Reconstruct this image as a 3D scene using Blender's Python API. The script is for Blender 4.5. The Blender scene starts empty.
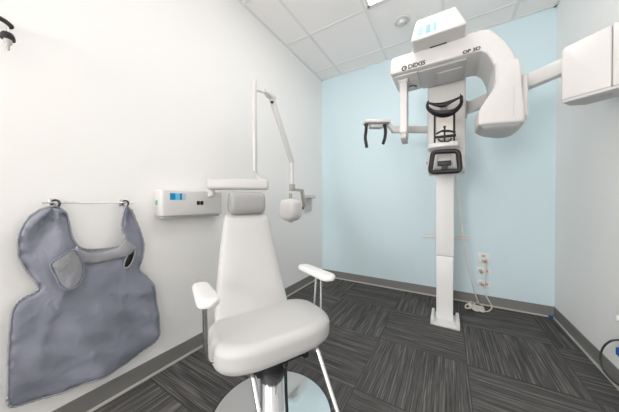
import bpy, bmesh, math, random
from mathutils import Vector, Matrix
from mathutils.geometry import delaunay_2d_cdt
random.seed(4)
C = bpy.context.scene.collection
SC = bpy.context.scene

# ---------------------------------------------------------------- camera
H, W, YF = 2.74, 2.328, -6.6          # ceiling height, room width, rear wall (behind the camera)
CP = Vector((1.5171, -2.8520, 1.0256))
YAW, PIT, ROL, FPX = 0.54430, -0.01200, -0.004649, 228.836
fwd = Vector((-math.sin(YAW)*math.cos(PIT), math.cos(YAW)*math.cos(PIT), math.sin(PIT)))
_r = Vector((math.cos(YAW), math.sin(YAW), 0)); _u = _r.cross(fwd)
rgt = _r*math.cos(ROL) + _u*math.sin(ROL); upv = -_r*math.sin(ROL) + _u*math.cos(ROL)
cam = bpy.data.objects.new('camera', bpy.data.cameras.new('camera')); C.objects.link(cam)
cam.data.sensor_width = 36; cam.data.lens = FPX/619*36; cam.data.clip_start = 0.05
cam.matrix_world = Matrix(((rgt.x, upv.x, -fwd.x, CP.x), (rgt.y, upv.y, -fwd.y, CP.y), (rgt.z, upv.z, -fwd.z, CP.z), (0, 0, 0, 1)))
SC.camera = cam

# ---------------------------------------------------------------- world, exposure
SC.world = bpy.data.worlds.new('world'); SC.world.use_nodes = True
SC.world.node_tree.nodes['Background'].inputs[0].default_value = (0.9, 0.95, 1, 1)
SC.world.node_tree.nodes['Background'].inputs[1].default_value = 0.3
SC.view_settings.view_transform = 'Standard'; SC.view_settings.look = 'None'
SC.view_settings.gamma = 1; SC.view_settings.use_curve_mapping = False
SC.view_settings.exposure = 0.76
def area(name, loc, rot, sx, sy, power, col=(1, 1, 1)):
    l = bpy.data.lights.new(name, 'AREA'); l.shape = 'RECTANGLE'; l.size = sx; l.size_y = sy; l.energy = power; l.color = col
    o = bpy.data.objects.new(name, l); C.objects.link(o); o.location = loc; o.rotation_euler = rot
area('added_rear_fill', (0.65, -6.5, 1.35), (math.radians(90), 0, math.radians(-12)), 1.2, 2.3, 50, (1, 0.985, 0.972))  # added fill panel at the closed rear wall, no opening there; evens the light
AIM = Vector((0.60, 0.58, 0.60)).to_track_quat('-Z', 'Y').to_euler()
area('added_upward_fill', (0.7, -4.6, 1.5), AIM, 0.6, 0.6, 16.5, (1, 0.982, 0.967))  # second added fill, out of view, aimed to lift ceiling and right wall
LAMP = 3.8                            # radiance of the ceiling light diffusers
SC.cycles.max_bounces = 16; SC.cycles.diffuse_bounces = 12

# ---------------------------------------------------------------- helpers
def at(px, py, axis, val):
    """point of the room seen at photo pixel px,py on the plane axis=val"""
    d = fwd + rgt*((px-309.5)/FPX) - upv*((py-206)/FPX)
    return CP + d*((val-CP[axis])/d[axis])

def mat(name, col, rough=0.5, metal=0.0, bump=0.0, bscale=60, var=0.0, emit=0.0, coat=0.0, alpha=None, trans=0):
    m = bpy.data.materials.new(name); m.use_nodes = True
    N = m.node_tree.nodes; L = m.node_tree.links; b = N['Principled BSDF']
    b.inputs['Base Color'].default_value = (*col, 1); b.inputs['Roughness'].default_value = rough
    b.inputs['Metallic'].default_value = metal; b.inputs['Coat Weight'].default_value = coat
    b.inputs['Transmission Weight'].default_value = trans
    tc = N.new('ShaderNodeTexCoord'); nz = N.new('ShaderNodeTexNoise')
    nz.inputs['Scale'].default_value = bscale; nz.inputs['Detail'].default_value = 4
    L.new(tc.outputs['Object'], nz.inputs['Vector'])
    if bump:
        bp = N.new('ShaderNodeBump'); bp.inputs['Strength'].default_value = bump; bp.inputs['Distance'].default_value = 0.002
        L.new(nz.outputs['Fac'], bp.inputs['Height']); L.new(bp.outputs['Normal'], b.inputs['Normal'])
    if var:
        mx = N.new('ShaderNodeMix'); mx.data_type = 'RGBA'
        mx.inputs[6].default_value = (*[c*(1-var) for c in col], 1); mx.inputs[7].default_value = (*[min(1, c*(1+var)) for c in col], 1)
        L.new(nz.outputs['Fac'], mx.inputs[0]); L.new(mx.outputs[2], b.inputs['Base Color'])
    if emit:
        b.inputs['Emission Color'].default_value = (*col, 1); b.inputs['Emission Strength'].default_value = emit
    return m

def finish(o, smooth=True, angle=40):
    for p in o.data.polygons: p.use_smooth = smooth
    if smooth:
        bm = bmesh.new(); bm.from_mesh(o.data)
        for e in bm.edges:
            if len(e.link_faces) == 2 and e.calc_face_angle(0) > math.radians(angle): e.smooth = False
        bm.to_mesh(o.data); bm.free()

def obj(name, bm, m, parent=None, smooth=True, angle=40, flip=True):
    if flip: bmesh.ops.recalc_face_normals(bm, faces=bm.faces)
    me = bpy.data.meshes.new(name); bm.to_mesh(me); bm.free()
    o = bpy.data.objects.new(name, me); C.objects.link(o)
    for x in (m if isinstance(m, (list, tuple)) else [m]): me.materials.append(x)
    finish(o, smooth, angle)
    if parent: o.parent = parent
    return o

def tag(o, label=None, cat=None, group=None, kind=None):
    if label: o['label'] = label
    if cat: o['category'] = cat
    if group: o['group'] = group
    if kind: o['kind'] = kind
    return o

def thing(name, label, cat, loc=(0, 0, 0), rz=0, group=None):
    o = bpy.data.objects.new(name, None); C.objects.link(o); o.location = loc; o.rotation_euler = (0, 0, rz)
    o.empty_display_size = 0.1
    return tag(o, label, cat, group)

class Loc:
    """keeps the base of a thing, to turn room points into the thing's own points"""
    def __init__(s, loc): s.l = Vector(loc)
    def __call__(s, p): return Vector(p) - s.l

def box(bm, a, b, bev=0.0, seg=3):
    a, b = Vector(a), Vector(b); n = bmesh.new()
    bmesh.ops.create_cube(n, size=1)
    for v in n.verts: v.co = Vector([(a[i]+b[i])/2 + v.co[i]*abs(b[i]-a[i]) for i in range(3)])
    if bev: bmesh.ops.bevel(n, geom=n.edges[:], offset=bev, segments=seg, profile=0.5, affect='EDGES')
    me = bpy.data.meshes.new('t'); n.to_mesh(me); n.free(); bm.from_mesh(me); bpy.data.meshes.remove(me)
    return bm

def prism(bm, pts, axis, lo, hi, bev=0.0, seg=3, taper=None):
    """outline pts (two coordinates in axis order) pushed from lo to hi along axis"""
    n = bmesh.new(); o = [i for i in range(3) if i != axis]; rings = []
    for k, w in enumerate((lo, hi)):
        r = []
        for p in pts:
            c = [0, 0, 0]; c[o[0]], c[o[1]] = p; c[axis] = w
            r.append(n.verts.new(c))
        rings.append(r)
    n.faces.new(rings[0]); n.faces.new(rings[1][::-1]); k = len(pts)
    for i in range(k): n.faces.new((rings[0][i], rings[0][(i+1) % k], rings[1][(i+1) % k], rings[1][i]))
    bmesh.ops.recalc_face_normals(n, faces=n.faces)
    if bev:
        ed = [e for e in n.edges if e.calc_face_angle(0) > math.radians(35)]
        bmesh.ops.bevel(n, geom=ed, offset=bev, segments=seg, profile=0.5, affect='EDGES', clamp_overlap=True)
    me = bpy.data.meshes.new('t'); n.to_mesh(me); n.free(); bm.from_mesh(me); bpy.data.meshes.remove(me)
    return bm

def loft(bm, rings, cap=True):
    vs = [[bm.verts.new(p) for p in r] for r in rings]; n = len(vs[0])
    for a, b in zip(vs, vs[1:]):
        for i in range(n): bm.faces.new((a[i], a[(i+1) % n], b[(i+1) % n], b[i]))
    if cap: bm.faces.new(vs[0][::-1]); bm.faces.new(vs[-1])
    return bm

def sell(hx, hy, e=2.5, n=48):
    out = []
    for i in range(n):
        t = 2*math.pi*i/n; c, s = math.cos(t), math.sin(t)
        out.append((math.copysign(abs(c)**(2/e), c)*hx, math.copysign(abs(s)**(2/e), s)*hy))
    return out

def rpath(pts, closed=False, it=2):
    """Catmull-Rom smoothing"""
    P = [Vector(p) for p in pts]; out = []; n = len(P); m = 6 if it == 2 else it
    rng = range(n if closed else n-1)
    for i in rng:
        p1, p2 = P[i], P[(i+1) % n]
        p0 = P[i-1] if (closed or i > 0) else p1*2-p2
        p3 = P[(i+2) % n] if (closed or i+2 < n) else p2*2-p1
        for k in range(m):
            t = k/m; out.append(0.5*((2*p1)+(p2-p0)*t+(2*p0-5*p1+4*p2-p3)*t*t+(3*p1-p0-3*p2+p3)*t**3))
    if not closed: out.append(P[-1])
    return out

def tube(bm, pts, r, seg=12, closed=False, flat=1.0, ref=None):
    """round (or flattened) bar along pts"""
    P = [Vector(p) for p in pts]; n = len(P); rings = []; nrm = None
    for i, p in enumerate(P):
        if closed: t = (P[(i+1) % n]-P[i-1])
        else: t = P[min(i+1, n-1)]-P[max(i-1, 0)]
        t.normalize()
        if nrm is None:
            q = Vector(ref) if ref else (Vector((0, 0, 1)) if abs(t.z) < 0.9 else Vector((1, 0, 0)))
            nrm = (q - t*q.dot(t)).normalized()
        else: nrm = (nrm - t*nrm.dot(t)).normalized()
        b = t.cross(nrm); rr = r[i] if isinstance(r, (list, tuple)) else r
        rings.append([p + nrm*math.cos(2*math.pi*k/seg)*rr + b*math.sin(2*math.pi*k/seg)*rr*flat for k in range(seg)])
    if closed:
        vs = [[bm.verts.new(p) for p in rg] for rg in rings]
        for i in range(n):
            a, b2 = vs[i], vs[(i+1) % n]
            for k in range(seg): bm.faces.new((a[k], a[(k+1) % seg], b2[(k+1) % seg], b2[k]))
    else: loft(bm, rings)
    return bm

def lathe(bm, prof, c=(0, 0, 0), axis=2, n=48):
    """prof: list of (radius, height)"""
    c = Vector(c); rings = []
    for r, h in prof:
        ring = []
        for i in range(n):
            t = 2*math.pi*i/n; v = [0, 0, 0]
            v[(axis+1) % 3] = r*math.cos(t); v[(axis+2) % 3] = r*math.sin(t); v[axis] = h
            ring.append(c + Vector(v))
        rings.append(ring)
    return loft(bm, rings)

def bar(bm, p, q, w, h, bev=0.004, up=(0, 0, 1)):
    """rectangular bar from p to q, w sideways, h along up"""
    p, q = Vector(p), Vector(q); t = (q-p); L = t.length; t.normalize()
    u = Vector(up); u = (u - t*u.dot(t)).normalized(); s = t.cross(u)
    n = bmesh.new(); box(n, (0, -w/2, -h/2), (L, w/2, h/2), bev)
    n.transform(Matrix(((t.x, s.x, u.x, p.x), (t.y, s.y, u.y, p.y), (t.z, s.z, u.z, p.z), (0, 0, 0, 1))))
    me = bpy.data.meshes.new('t'); n.to_mesh(me); n.free(); bm.from_mesh(me); bpy.data.meshes.remove(me)
    return bm

B = bmesh.new
def text(name, body, size, loc, parent, m, rot=(math.pi/2, 0, 0), bold=0.0):
    cu = bpy.data.curves.new(name, 'FONT'); cu.body = body; cu.size = size; cu.extrude = 0.0008; cu.offset = bold
    cu.align_x = 'CENTER'; cu.align_y = 'CENTER'
    t = bpy.data.objects.new(name, cu); C.objects.link(t); bpy.context.view_layer.update()
    me = bpy.data.meshes.new_from_object(t); bpy.data.objects.remove(t)
    o = bpy.data.objects.new(name, me); C.objects.link(o); me.materials.clear(); me.materials.append(m)
    o.location = loc; o.rotation_euler = rot; o.parent = parent
    return o

# ---------------------------------------------------------------- materials
M = {}
M['wall'] = mat('white_wall_paint', (0.87, 0.862, 0.85), 0.6, bump=0.08, bscale=180)
M['blue'] = mat('pale_blue_wall_paint', (0.61, 0.745, 0.795), 0.6, bump=0.08, bscale=180)
M['ceil'] = mat('ceiling_tile_board', (0.90, 0.872, 0.860), 0.9, bump=0.3, bscale=260, var=0.03)
M['grid'] = mat('ceiling_grid_metal', (0.78, 0.775, 0.765), 0.5)
M['cove'] = mat('grey_vinyl_base', (0.205, 0.20, 0.19), 0.5, bump=0.05)
M['caulk'] = mat('pale_base_lip', (0.55, 0.53, 0.50), 0.6)
M['plastic'] = mat('glossy_white_plastic', (0.625, 0.612, 0.604), 0.32, coat=0.15)
M['plastic2'] = mat('satin_grey_white_plastic', (0.52, 0.515, 0.51), 0.45)
M['white'] = mat('white_powder_coat', (0.72, 0.72, 0.715), 0.4)
M['vinyl'] = mat('white_upholstery_vinyl', (0.55, 0.547, 0.545), 0.42, bump=0.12, bscale=300)
M['vinyl2'] = mat('grey_headrest_vinyl', (0.34, 0.34, 0.338), 0.42, bump=0.12, bscale=300)
M['pad'] = mat('white_armrest_plastic', (0.76, 0.76, 0.755), 0.35)
M['chrome'] = mat('polished_chrome', (0.80, 0.81, 0.82), 0.09, 1.0)
M['satin'] = mat('satin_chrome', (0.82, 0.82, 0.82), 0.22, 1.0)
M['arm'] = mat('off_white_arm_plastic', (0.55, 0.54, 0.535), 0.4)
M['dark'] = mat('dark_steel', (0.06, 0.06, 0.065), 0.25, 0.7)
M['black'] = mat('black_plastic', (0.005, 0.005, 0.0055), 0.5)
M['steel'] = mat('brushed_steel', (0.55, 0.55, 0.55), 0.3, 1.0)
M['beige'] = mat('beige_grey_metal', (0.42, 0.40, 0.36), 0.45)
M['cream'] = mat('pale_cream_plastic', (0.80, 0.76, 0.71), 0.4)
M['cord'] = mat('ivory_cord', (0.68, 0.64, 0.58), 0.5)
M['blackcord'] = mat('dark_grey_cord', (0.05, 0.055, 0.06), 0.5)
M['brown'] = mat('tan_plug', (0.42, 0.31, 0.23), 0.5)
M['letter'] = mat('grey_lettering', (0.055, 0.045, 0.045), 0.5)
M['tape'] = mat('blue_painters_tape', (0.01, 0.09, 0.35), 0.6)
M['green'] = mat('green_switch', (0.08, 0.40, 0.22), 0.4)
M['red'] = mat('red_button', (0.55, 0.05, 0.04), 0.4)
M['clear'] = mat('clear_glass', (0.85, 0.8, 0.78), 0.1, trans=0.6)

def screen_mat(name, cols, emit):
    m = bpy.data.materials.new(name); m.use_nodes = True; N = m.node_tree.nodes; L = m.node_tree.links; b = N['Principled BSDF']
    b.inputs['Roughness'].default_value = 0.2
    g = N.new('ShaderNodeTexCoord'); s = N.new('ShaderNodeSeparateXYZ'); r = N.new('ShaderNodeValToRGB')
    L.new(g.outputs['Generated'], s.inputs[0]); L.new(s.outputs[0 if name[0] == 't' else 1], r.inputs[0])
    r.color_ramp.interpolation = 'CONSTANT'
    for i, (p, c) in enumerate(cols):
        e = r.color_ramp.elements[i] if i < 2 else r.color_ramp.elements.new(p)
        e.position = p; e.color = (*c, 1)
    L.new(r.outputs[0], b.inputs['Base Color']); L.new(r.outputs[0], b.inputs['Emission Color'])
    b.inputs['Emission Strength'].default_value = emit
    return m
M['screen'] = screen_mat('touchscreen_glow', [(0, (0.07, 0.28, 0.38)), (0.28, (0.16, 0.36, 0.44)), (0.45, (0.003, 0.12, 0.28)), (0.68, (0.17, 0.36, 0.44)), (0.88, (0.03, 0.2, 0.34))], 0.12)
M['lcd'] = screen_mat('control_lcd_glow', [(0, (0.005, 0.20, 0.42)), (0.32, (0.10, 0.42, 0.58)), (0.62, (0.01, 0.14, 0.34)), (0.74, (0.35, 0.45, 0.50))], 0.15)

def lamp_mat():
    m = bpy.data.materials.new('lit_diffuser'); m.use_nodes = True; b = m.node_tree.nodes['Principled BSDF']
    b.inputs['Base Color'].default_value = (0.9, 0.9, 0.9, 1)
    b.inputs['Emission Color'].default_value = (1, 0.985, 0.965, 1); b.inputs['Emission Strength'].default_value = LAMP
    return m
M['lamp'] = lamp_mat()

def carpet_mat(x0, y0, s):
    m = bpy.data.materials.new('striped_carpet_tiles'); m.use_nodes = True; N = m.node_tree.nodes; L = m.node_tree.links; b = N['Principled BSDF']
    b.inputs['Roughness'].default_value = 0.95; b.inputs['Specular IOR Level'].default_value = 0.1
    g = N.new('ShaderNodeNewGeometry'); sp = N.new('ShaderNodeSeparateXYZ'); L.new(g.outputs['Position'], sp.inputs[0])
    def mt(op, a, b_=None, c_=None):
        n = N.new('ShaderNodeMath'); n.operation = op
        for i, v in enumerate((a, b_, c_)):
            if v is None: continue
            if isinstance(v, (int, float)): n.inputs[i].default_value = v
            else: L.new(v, n.inputs[i])
        return n.outputs[0]
    u = mt('DIVIDE', mt('SUBTRACT', sp.outputs[0], x0), s); v = mt('DIVIDE', mt('SUBTRACT', sp.outputs[1], y0), s)
    fu, fv = mt('FLOOR', u), mt('FLOOR', v)
    par = mt('FLOORED_MODULO', mt('ADD', fu, fv), 2.0)
    sw = mt('LESS_THAN', par, 0.5)
    def pick(a, c):   # a when par=0 else c
        n = N.new('ShaderNodeMix'); n.data_type = 'FLOAT'; L.new(sw, n.inputs[0]); L.new(a, n.inputs[2]); L.new(c, n.inputs[3]); return n.outputs[0]
    along = pick(sp.outputs[1], sp.outputs[0]); across = pick(sp.outputs[0], sp.outputs[1])
    tid = mt('ADD', mt('MULTIPLY', fu, 3.71), mt('MULTIPLY', fv, 7.13))
    def streak(sa, sc, det, seed):
        cx = N.new('ShaderNodeCombineXYZ'); L.new(mt('MULTIPLY', along, sa), cx.inputs[0]); L.new(mt('MULTIPLY', across, sc), cx.inputs[1]); L.new(mt('ADD', tid, seed), cx.inputs[2])
        n = N.new('ShaderNodeTexNoise'); n.inputs['Scale'].default_value = 1; n.inputs['Detail'].default_value = det; n.inputs['Roughness'].default_value = 0.6
        L.new(cx.outputs[0], n.inputs['Vector']); return n.outputs['Fac']
    a = streak(3.0, 150, 3, 0); c = streak(1.5, 40, 2, 31); d = streak(9, 330, 2, 57)
    f = mt('ADD', mt('ADD', mt('MULTIPLY', a, 0.55), mt('MULTIPLY', c, 0.22)), mt('MULTIPLY', d, 0.25))
    r = N.new('ShaderNodeValToRGB'); L.new(f, r.inputs[0]); e = r.color_ramp.elements
    e[0].position = 0.38; e[0].color = (0.045, 0.044, 0.043, 1); e[1].position = 0.72; e[1].color = (0.34, 0.33, 0.32, 1)
    k = e.new(0.50); k.color = (0.080, 0.078, 0.076, 1); k = e.new(0.59); k.color = (0.15, 0.146, 0.142, 1)
    # thin seams between the tiles
    def edge(w): return mt('LESS_THAN', mt('ABSOLUTE', mt('SUBTRACT', mt('FRACT', w), 0.5)), 0.4965)
    seam = mt('MULTIPLY', edge(u), edge(v))
    mx = N.new('ShaderNodeMix'); mx.data_type = 'RGBA'; L.new(seam, mx.inputs[0]); mx.inputs[6].default_value = (0.045, 0.044, 0.044, 1)
    L.new(r.outputs[0], mx.inputs[7]); L.new(mx.outputs[2], b.inputs['Base Color'])
    bp = N.new('ShaderNodeBump'); bp.inputs['Strength'].default_value = 0.4; bp.inputs['Distance'].default_value = 0.003
    L.new(f, bp.inputs['Height']); L.new(bp.outputs[0], b.inputs['Normal'])
    return m
M['carpet'] = carpet_mat(1.075, -1.105, 0.548)

def apron_mat(name, col, stitch=False):
    m = mat(name, col, 0.45, bump=0.5, bscale=12)
    m.node_tree.nodes['Bump'].inputs['Distance'].default_value = 0.012
    m.node_tree.nodes['Noise Texture'].inputs['Distortion'].default_value = 1.2
    return m
M['apron'] = apron_mat('grey_apron_fabric', (0.23, 0.245, 0.30))
M['apron2'] = apron_mat('light_grey_binding', (0.30, 0.305, 0.325))

# ================================================================ structure
def struct(name, bm, m, **k): return tag(obj(name, bm, m, smooth=False, **k), kind='structure')
struct('floor', box(B(), (-0.1, YF-0.1, -0.1), (W+0.1, 0.1, 0)), M['carpet'])
struct('wall_left', box(B(), (-0.1, YF, 0), (0, 0, H)), M['wall'])
struct('wall_back', box(B(), (-0.1, 0, 0), (W+0.1, 0.1, H)), M['blue'])
struct('wall_right', box(B(), (W, YF, 0), (W+0.1, 0, H)), M['wall'])
struct('wall_front', box(B(), (-0.1, YF-0.1, 0), (W+0.1, YF, H)), M['wall'])
struct('ceiling', box(B(), (-0.1, YF-0.1, H), (W+0.1, 0.1, H+0.1)), M['ceil'])
GX = [0.30, 0.888, 1.476, 2.03]; GY = [-0.225-0.61*i for i in range(11)]
g = B()
for x in GX: box(g, (x-0.012, YF, H-0.004), (x+0.012, 0, H+0.001))
for y in GY: box(g, (0, y-0.012, H-0.0045), (W, y+0.012, H+0.001))
box(g, (0, YF, H-0.005), (0.022, 0, H+0.001)); box(g, (W-0.022, YF, H-0.005), (W, 0, H+0.001)); box(g, (0, -0.022, H-0.005), (W, 0, H+0.001))
struct('trim_1', g, M['grid'])
bh = 0.098
def cove(name, a, b, nrm):
    bm = B(); a = Vector(a); b = Vector(b); n = Vector(nrm)
    box(bm, a, b + n*0.008 + Vector((0, 0, bh)))
    return struct(name, bm, M['cove'])
cove('baseboard_left', (0, YF, 0), (0, 0, 0), (1, 0, 0))
cove('baseboard_right', (W, YF, 0), (W, 0, 0), (-1, 0, 0))
cove('baseboard_back', (0, 0, 0), (W, 0, 0), (0, -1, 0))
for i, (a, b) in enumerate((((0.008, YF), (0.017, 0)), ((W-0.017, YF), (W-0.008, 0)), ((0, -0.017), (W, -0.008)))):
    struct('trim_%d' % (i+2), box(B(), (*a, 0), (*b, 0.012)), M['caulk'])

# ================================================================ ceiling fittings
def ceiling_light(x0, y0, x1, y1, label):
    t = thing('ceiling_light', label, 'ceiling light', ((x0+x1)/2, (y0+y1)/2, H-0.012)); q = Loc(t.location)
    fr = B(); w = 0.022; z0, z1 = H-0.012, H-0.004
    for a, b in (((x0, y0), (x1, y0+w)), ((x0, y1-w), (x1, y1)), ((x0, y0), (x0+w, y1)), ((x1-w, y0), (x1, y1))):
        box(fr, q((*a, z0)), q((*b, z1)))
    obj('frame', fr, M['white'], t, smooth=False)
    obj('diffuser', box(B(), q((x0+w, y0+w, z0+0.003)), q((x1-w, y1-w, z1))), M['lamp'], t, smooth=False)
ceiling_light(0.912, -2.04, 1.464, -0.85, 'lit ceiling panel at the top edge above the x-ray machine')

p = at(402, 20.5, 2, H)
t = thing('smoke_detector', 'small round white smoke detector on the ceiling beside the touchscreen housing', 'smoke detector', (p.x, p.y, H))
obj('mounting_plate', lathe(B(), [(0.070, -0.0005), (0.074, -0.006), (0.068, -0.012), (0.04, -0.014)]), M['white'], t)
obj('sensor_cap', lathe(B(), [(0.040, -0.012), (0.040, -0.028), (0.030, -0.040), (0.012, -0.043)]), M['plastic'], t)
r = B(); tube(r, [(0.054*math.cos(a*math.pi/18), 0.054*math.sin(a*math.pi/18), -0.0135) for a in range(36)], 0.002, 6, True)
obj('ring', r, M['plastic2'], t)

# ================================================================ panoramic x-ray machine
BX, BY = 1.495, -0.565
mach = thing('panoramic_xray_machine', 'tall white dental panoramic x-ray machine on a floor column before the blue wall', 'x-ray machine', (BX, BY, 0))
q = Loc(mach.location)
def part(name, bm, m, parent=mach, bloc=None, **k):
    bm.transform(Matrix.Translation(-Vector(mach.location))); o = obj(name, bm, m, mach, **k)
    if parent is not mach: o.parent = parent
    return o
# foot plate with upturned ends
bm = B(); box(bm, (1.392, -0.685, 0), (1.602, -0.45, 0.022), 0.005)
box(bm, (1.392, -0.685, 0.0), (1.418, -0.45, 0.052), 0.008); box(bm, (1.576, -0.685, 0.0), (1.602, -0.45, 0.052), 0.008)
part('foot_plate', bm, M['white'])
bm = B(); box(bm, (1.431, -0.575, 0.02), (1.556, -0.475, 0.565), 0.004); part('lower_column', bm, M['white'])
bm = B(); box(bm, (1.428, -0.578, 0.568), (1.559, -0.472, 2.06), 0.004); part('column', bm, M['white'])
bm = B(); box(bm, (1.44, -0.477, 0.55), (1.548, -0.462, 2.0), 0.003); part('rear_rail', bm, M['plastic2'])
# carriage (upper wide housing)
bm = B(); box(bm, (1.368, -0.70, 1.265), (1.634, -0.50, 2.075), 0.014); car = part('carriage', bm, M['plastic'])
bm = B(); box(bm, (1.376, -0.7025, 1.52), (1.626, -0.699, 1.523)); part('seam', bm, M['plastic2'], smooth=False)
bm = B(); box(bm, (1.372, -0.703, 1.275), (1.628, -0.699, 1.30), 0.0015); part('lower_seam', bm, M['plastic2'], smooth=False)
p = at(426.5, 163, 1, -0.69); bm = B(); box(bm, (1.361, -0.69, p.z-0.012), (1.369, -0.66, p.z+0.012), 0.003); part('emergency_button', bm, M['red'])
# gantry: beam, rounded shoulder
Y0, Y1 = -1.055, -0.712
prof = [(1.150, 1.985), (1.141, 2.00), (1.146, 2.085), (1.160, 2.108), (1.40, 2.111), (1.70, 2.111), (1.735, 2.098), (1.772, 2.056), (1.812, 1.992),
        (1.848, 1.915), (1.868, 1.85), (1.876, 1.79), (1.878, 1.60), (1.752, 1.60), (1.762, 1.70), (1.764, 1.80), (1.757, 1.86), (1.742, 1.91), (1.722, 1.95), (1.697, 1.974), (1.66, 1.982), (1.40, 1.982)]
bm = B(); prism(bm, prof, 1, Y0, Y1, 0.013, 4); part('rotating_arm', bm, M['plastic'], angle=30)
# underside hub between arm and carriage
bm = B(); box(bm, (1.335, -1.01, 1.972), (1.62, -0.72, 1.984), 0.004); part('hub_cover', bm, M['plastic2'])
bm = B(); box(bm, (1.445, -0.93, 1.966), (1.60, -0.76, 1.974), 0.003); part('hub_panel', bm, M['plastic2'])
bm = B(); box(bm, (1.165, -1.02, 1.972), (1.325, -0.73, 1.984), 0.006); part('sensor_mount', bm, M['plastic'])
c = at(412, 87.5, 2, 1.972)
bm = B(); tube(bm, [(c.x+0.04*math.cos(a*math.pi/16), c.y+0.05*math.sin(a*math.pi/16), 1.971) for a in range(32)], 0.004, 8, True); part('swivel_ring', bm, M['plastic2'])
bm = B(); tube(bm, [(c.x+0.035*math.cos(a), c.y+0.043*math.sin(a), 1.967) for a in [math.radians(d) for d in range(200, 345, 12)]], 0.006, 8); part('black_gasket', bm, M['black'])
# sensor blade
n = B(); n2 = prism(n, [(-0.96, 1.975), (-0.96, 1.575), (-0.945, 1.56), (-0.87, 1.528), (-0.86, 1.54), (-0.86, 1.975)], 0, 1.193, 1.246, 0.006); part('sensor_blade', n2, M['plastic'])
n = B(); prism(n, [(-0.955, 1.562), (-0.875, 1.526), (-0.862, 1.53), (-0.862, 1.50), (-0.93, 1.51), (-0.955, 1.53)], 0, 1.199, 1.24, 0.004); part('sensor_foot', n, M['plastic2'])
bm = B(); box(bm, (1.185, -0.968, 1.955), (1.254, -0.852, 1.984), 0.006); part('blade_collar', bm, M['plastic'])
# tube head: stacked outline rings
foot = [(1.672, -1.095), (1.70, -1.112), (1.86, -1.07), (1.905, -1.03), (1.915, -0.80), (1.89, -0.725), (1.82, -0.725), (1.70, -0.86), (1.668, -0.94)]
mid = [(1.755, -1.085), (1.775, -1.098), (1.85, -1.085), (1.885, -1.05), (1.895, -0.80), (1.875, -0.725), (1.82, -0.72), (1.765, -0.78), (1.752, -0.90)]
def lerp(a, b, t, s=1.0, c=(1.80, -0.91)):
    out = []
    for (x, y), (u, v) in zip(a, b):
        X, Y = x+(u-x)*t, y+(v-y)*t; out.append((c[0]+(X-c[0])*s, c[1]+(Y-c[1])*s))
    return out
def smooth2(p): return [(v.x, v.y) for v in rpath([(x, y, 0) for x, y in p], True, 4)]
rg = []
for z, tt, s in ((1.497, 0, .90), (1.498, 0, .96), (1.505, 0, .99), (1.515, 0, 1.0), (1.57, 0, 1.0), (1.60, .12, 1), (1.64, .40, 1), (1.68, .70, 1), (1.71, .90, 1), (1.74, 1, 1), (1.80, 1, .995), (1.84, 1, .96), (1.87, 1, .88)):
    rg.append([(x, y, z) for x, y in smooth2(lerp(foot, mid, tt, s))])
part('tube_head', loft(B(), rg), M['plastic'], angle=50)
rg = [[(x, y, z) for x, y in smooth2(lerp(foot, mid, 0, s))] for z, s in ((1.4975, .90), (1.487, .84), (1.478, .72), (1.476, .5))]
part('head_base', loft(B(), rg), M['plastic2'], angle=50)
bm = B(); box(bm, (1.895, -1.00, 1.545), (1.928, -0.80, 1.80), 0.012); part('side_panel', bm, M['plastic'])
bm = B(); box(bm, (1.9, -0.985, 1.525), (1.922, -0.815, 1.548), 0.004); part('side_panel_foot', bm, M['plastic2'])
c = at(490, 101, 1, -1.095); bm = B(); lathe(bm, [(0.001, -0.004), (0.006, -0.003), (0.006, 0.01)], c, 1, 16); part('screw_cap', bm, M['black'])
bm = B(); tube(bm, [(1.842, -1.098, 1.53), (1.842, -1.099, 1.70)], 0.0012, 6); part('head_seam', bm, M['plastic2'])
# lettering
FY = Y0-0.0006
c = at(404.2, 68.3, 1, FY); 
bm = B(); tube(bm, [(c.x+0.0145*math.cos(a*math.pi/12), FY, c.z+0.0145*math.sin(a*math.pi/12)) for a in range(24)], 0.0042, 6, True)
tube(bm, [(c.x-0.002, FY, c.z+0.001), (c.x+0.012, FY, c.z+0.001)], 0.0026, 6); lg = part('round_logo', bm, M['letter'])
c = at(416.5, 64.8, 1, FY); text('brand_lettering', 'DEXIS', 0.040, q((c.x, FY, c.z)), mach, M['letter'], bold=0.0016).scale = (1.05, 1, 1)
c = at(471.5, 50.3, 1, FY); text('model_lettering', 'OP 3D', 0.028, q((c.x, FY, c.z)), mach, M['letter'], bold=0.0012).scale = (1.18, 1, 1)
# touchscreen housing on top, leaning back
def hring(z, y, xl, xr, yb): return [(xl, y, z), (xr, y, z), (xr, yb, z), (xl, yb, z)]
n = bmesh.new()
bt = hring(2.093, -1.192, 1.298, 1.618, -0.90); tp = hring(2.283, -1.105, 1.324, 1.56, -0.90)
va = [n.verts.new(v) for v in bt]; vb = [n.verts.new(v) for v in tp]
n.faces.new(va[::-1]); n.faces.new(vb)
for i in range(4): n.faces.new((va[i], va[(i+1) % 4], vb[(i+1) % 4], vb[i]))
bmesh.ops.recalc_face_normals(n, faces=n.faces)
bmesh.ops.bevel(n, geom=n.edges[:], offset=0.02, segments=5, profile=0.5, affect='EDGES')
hs = part('touchscreen_housing', n, M['plastic'], angle=60)
c1 = at(430, 48.5, 2, 2.092); c2 = at(447, 43, 2, 2.092); bm = B(); box(bm, (c1.x, (c1.y+c2.y)/2-0.012, 2.0905), (c2.x, (c1.y+c2.y)/2+0.012, 2.095), 0.001); part('housing_slot', bm, M['black'])
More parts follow.
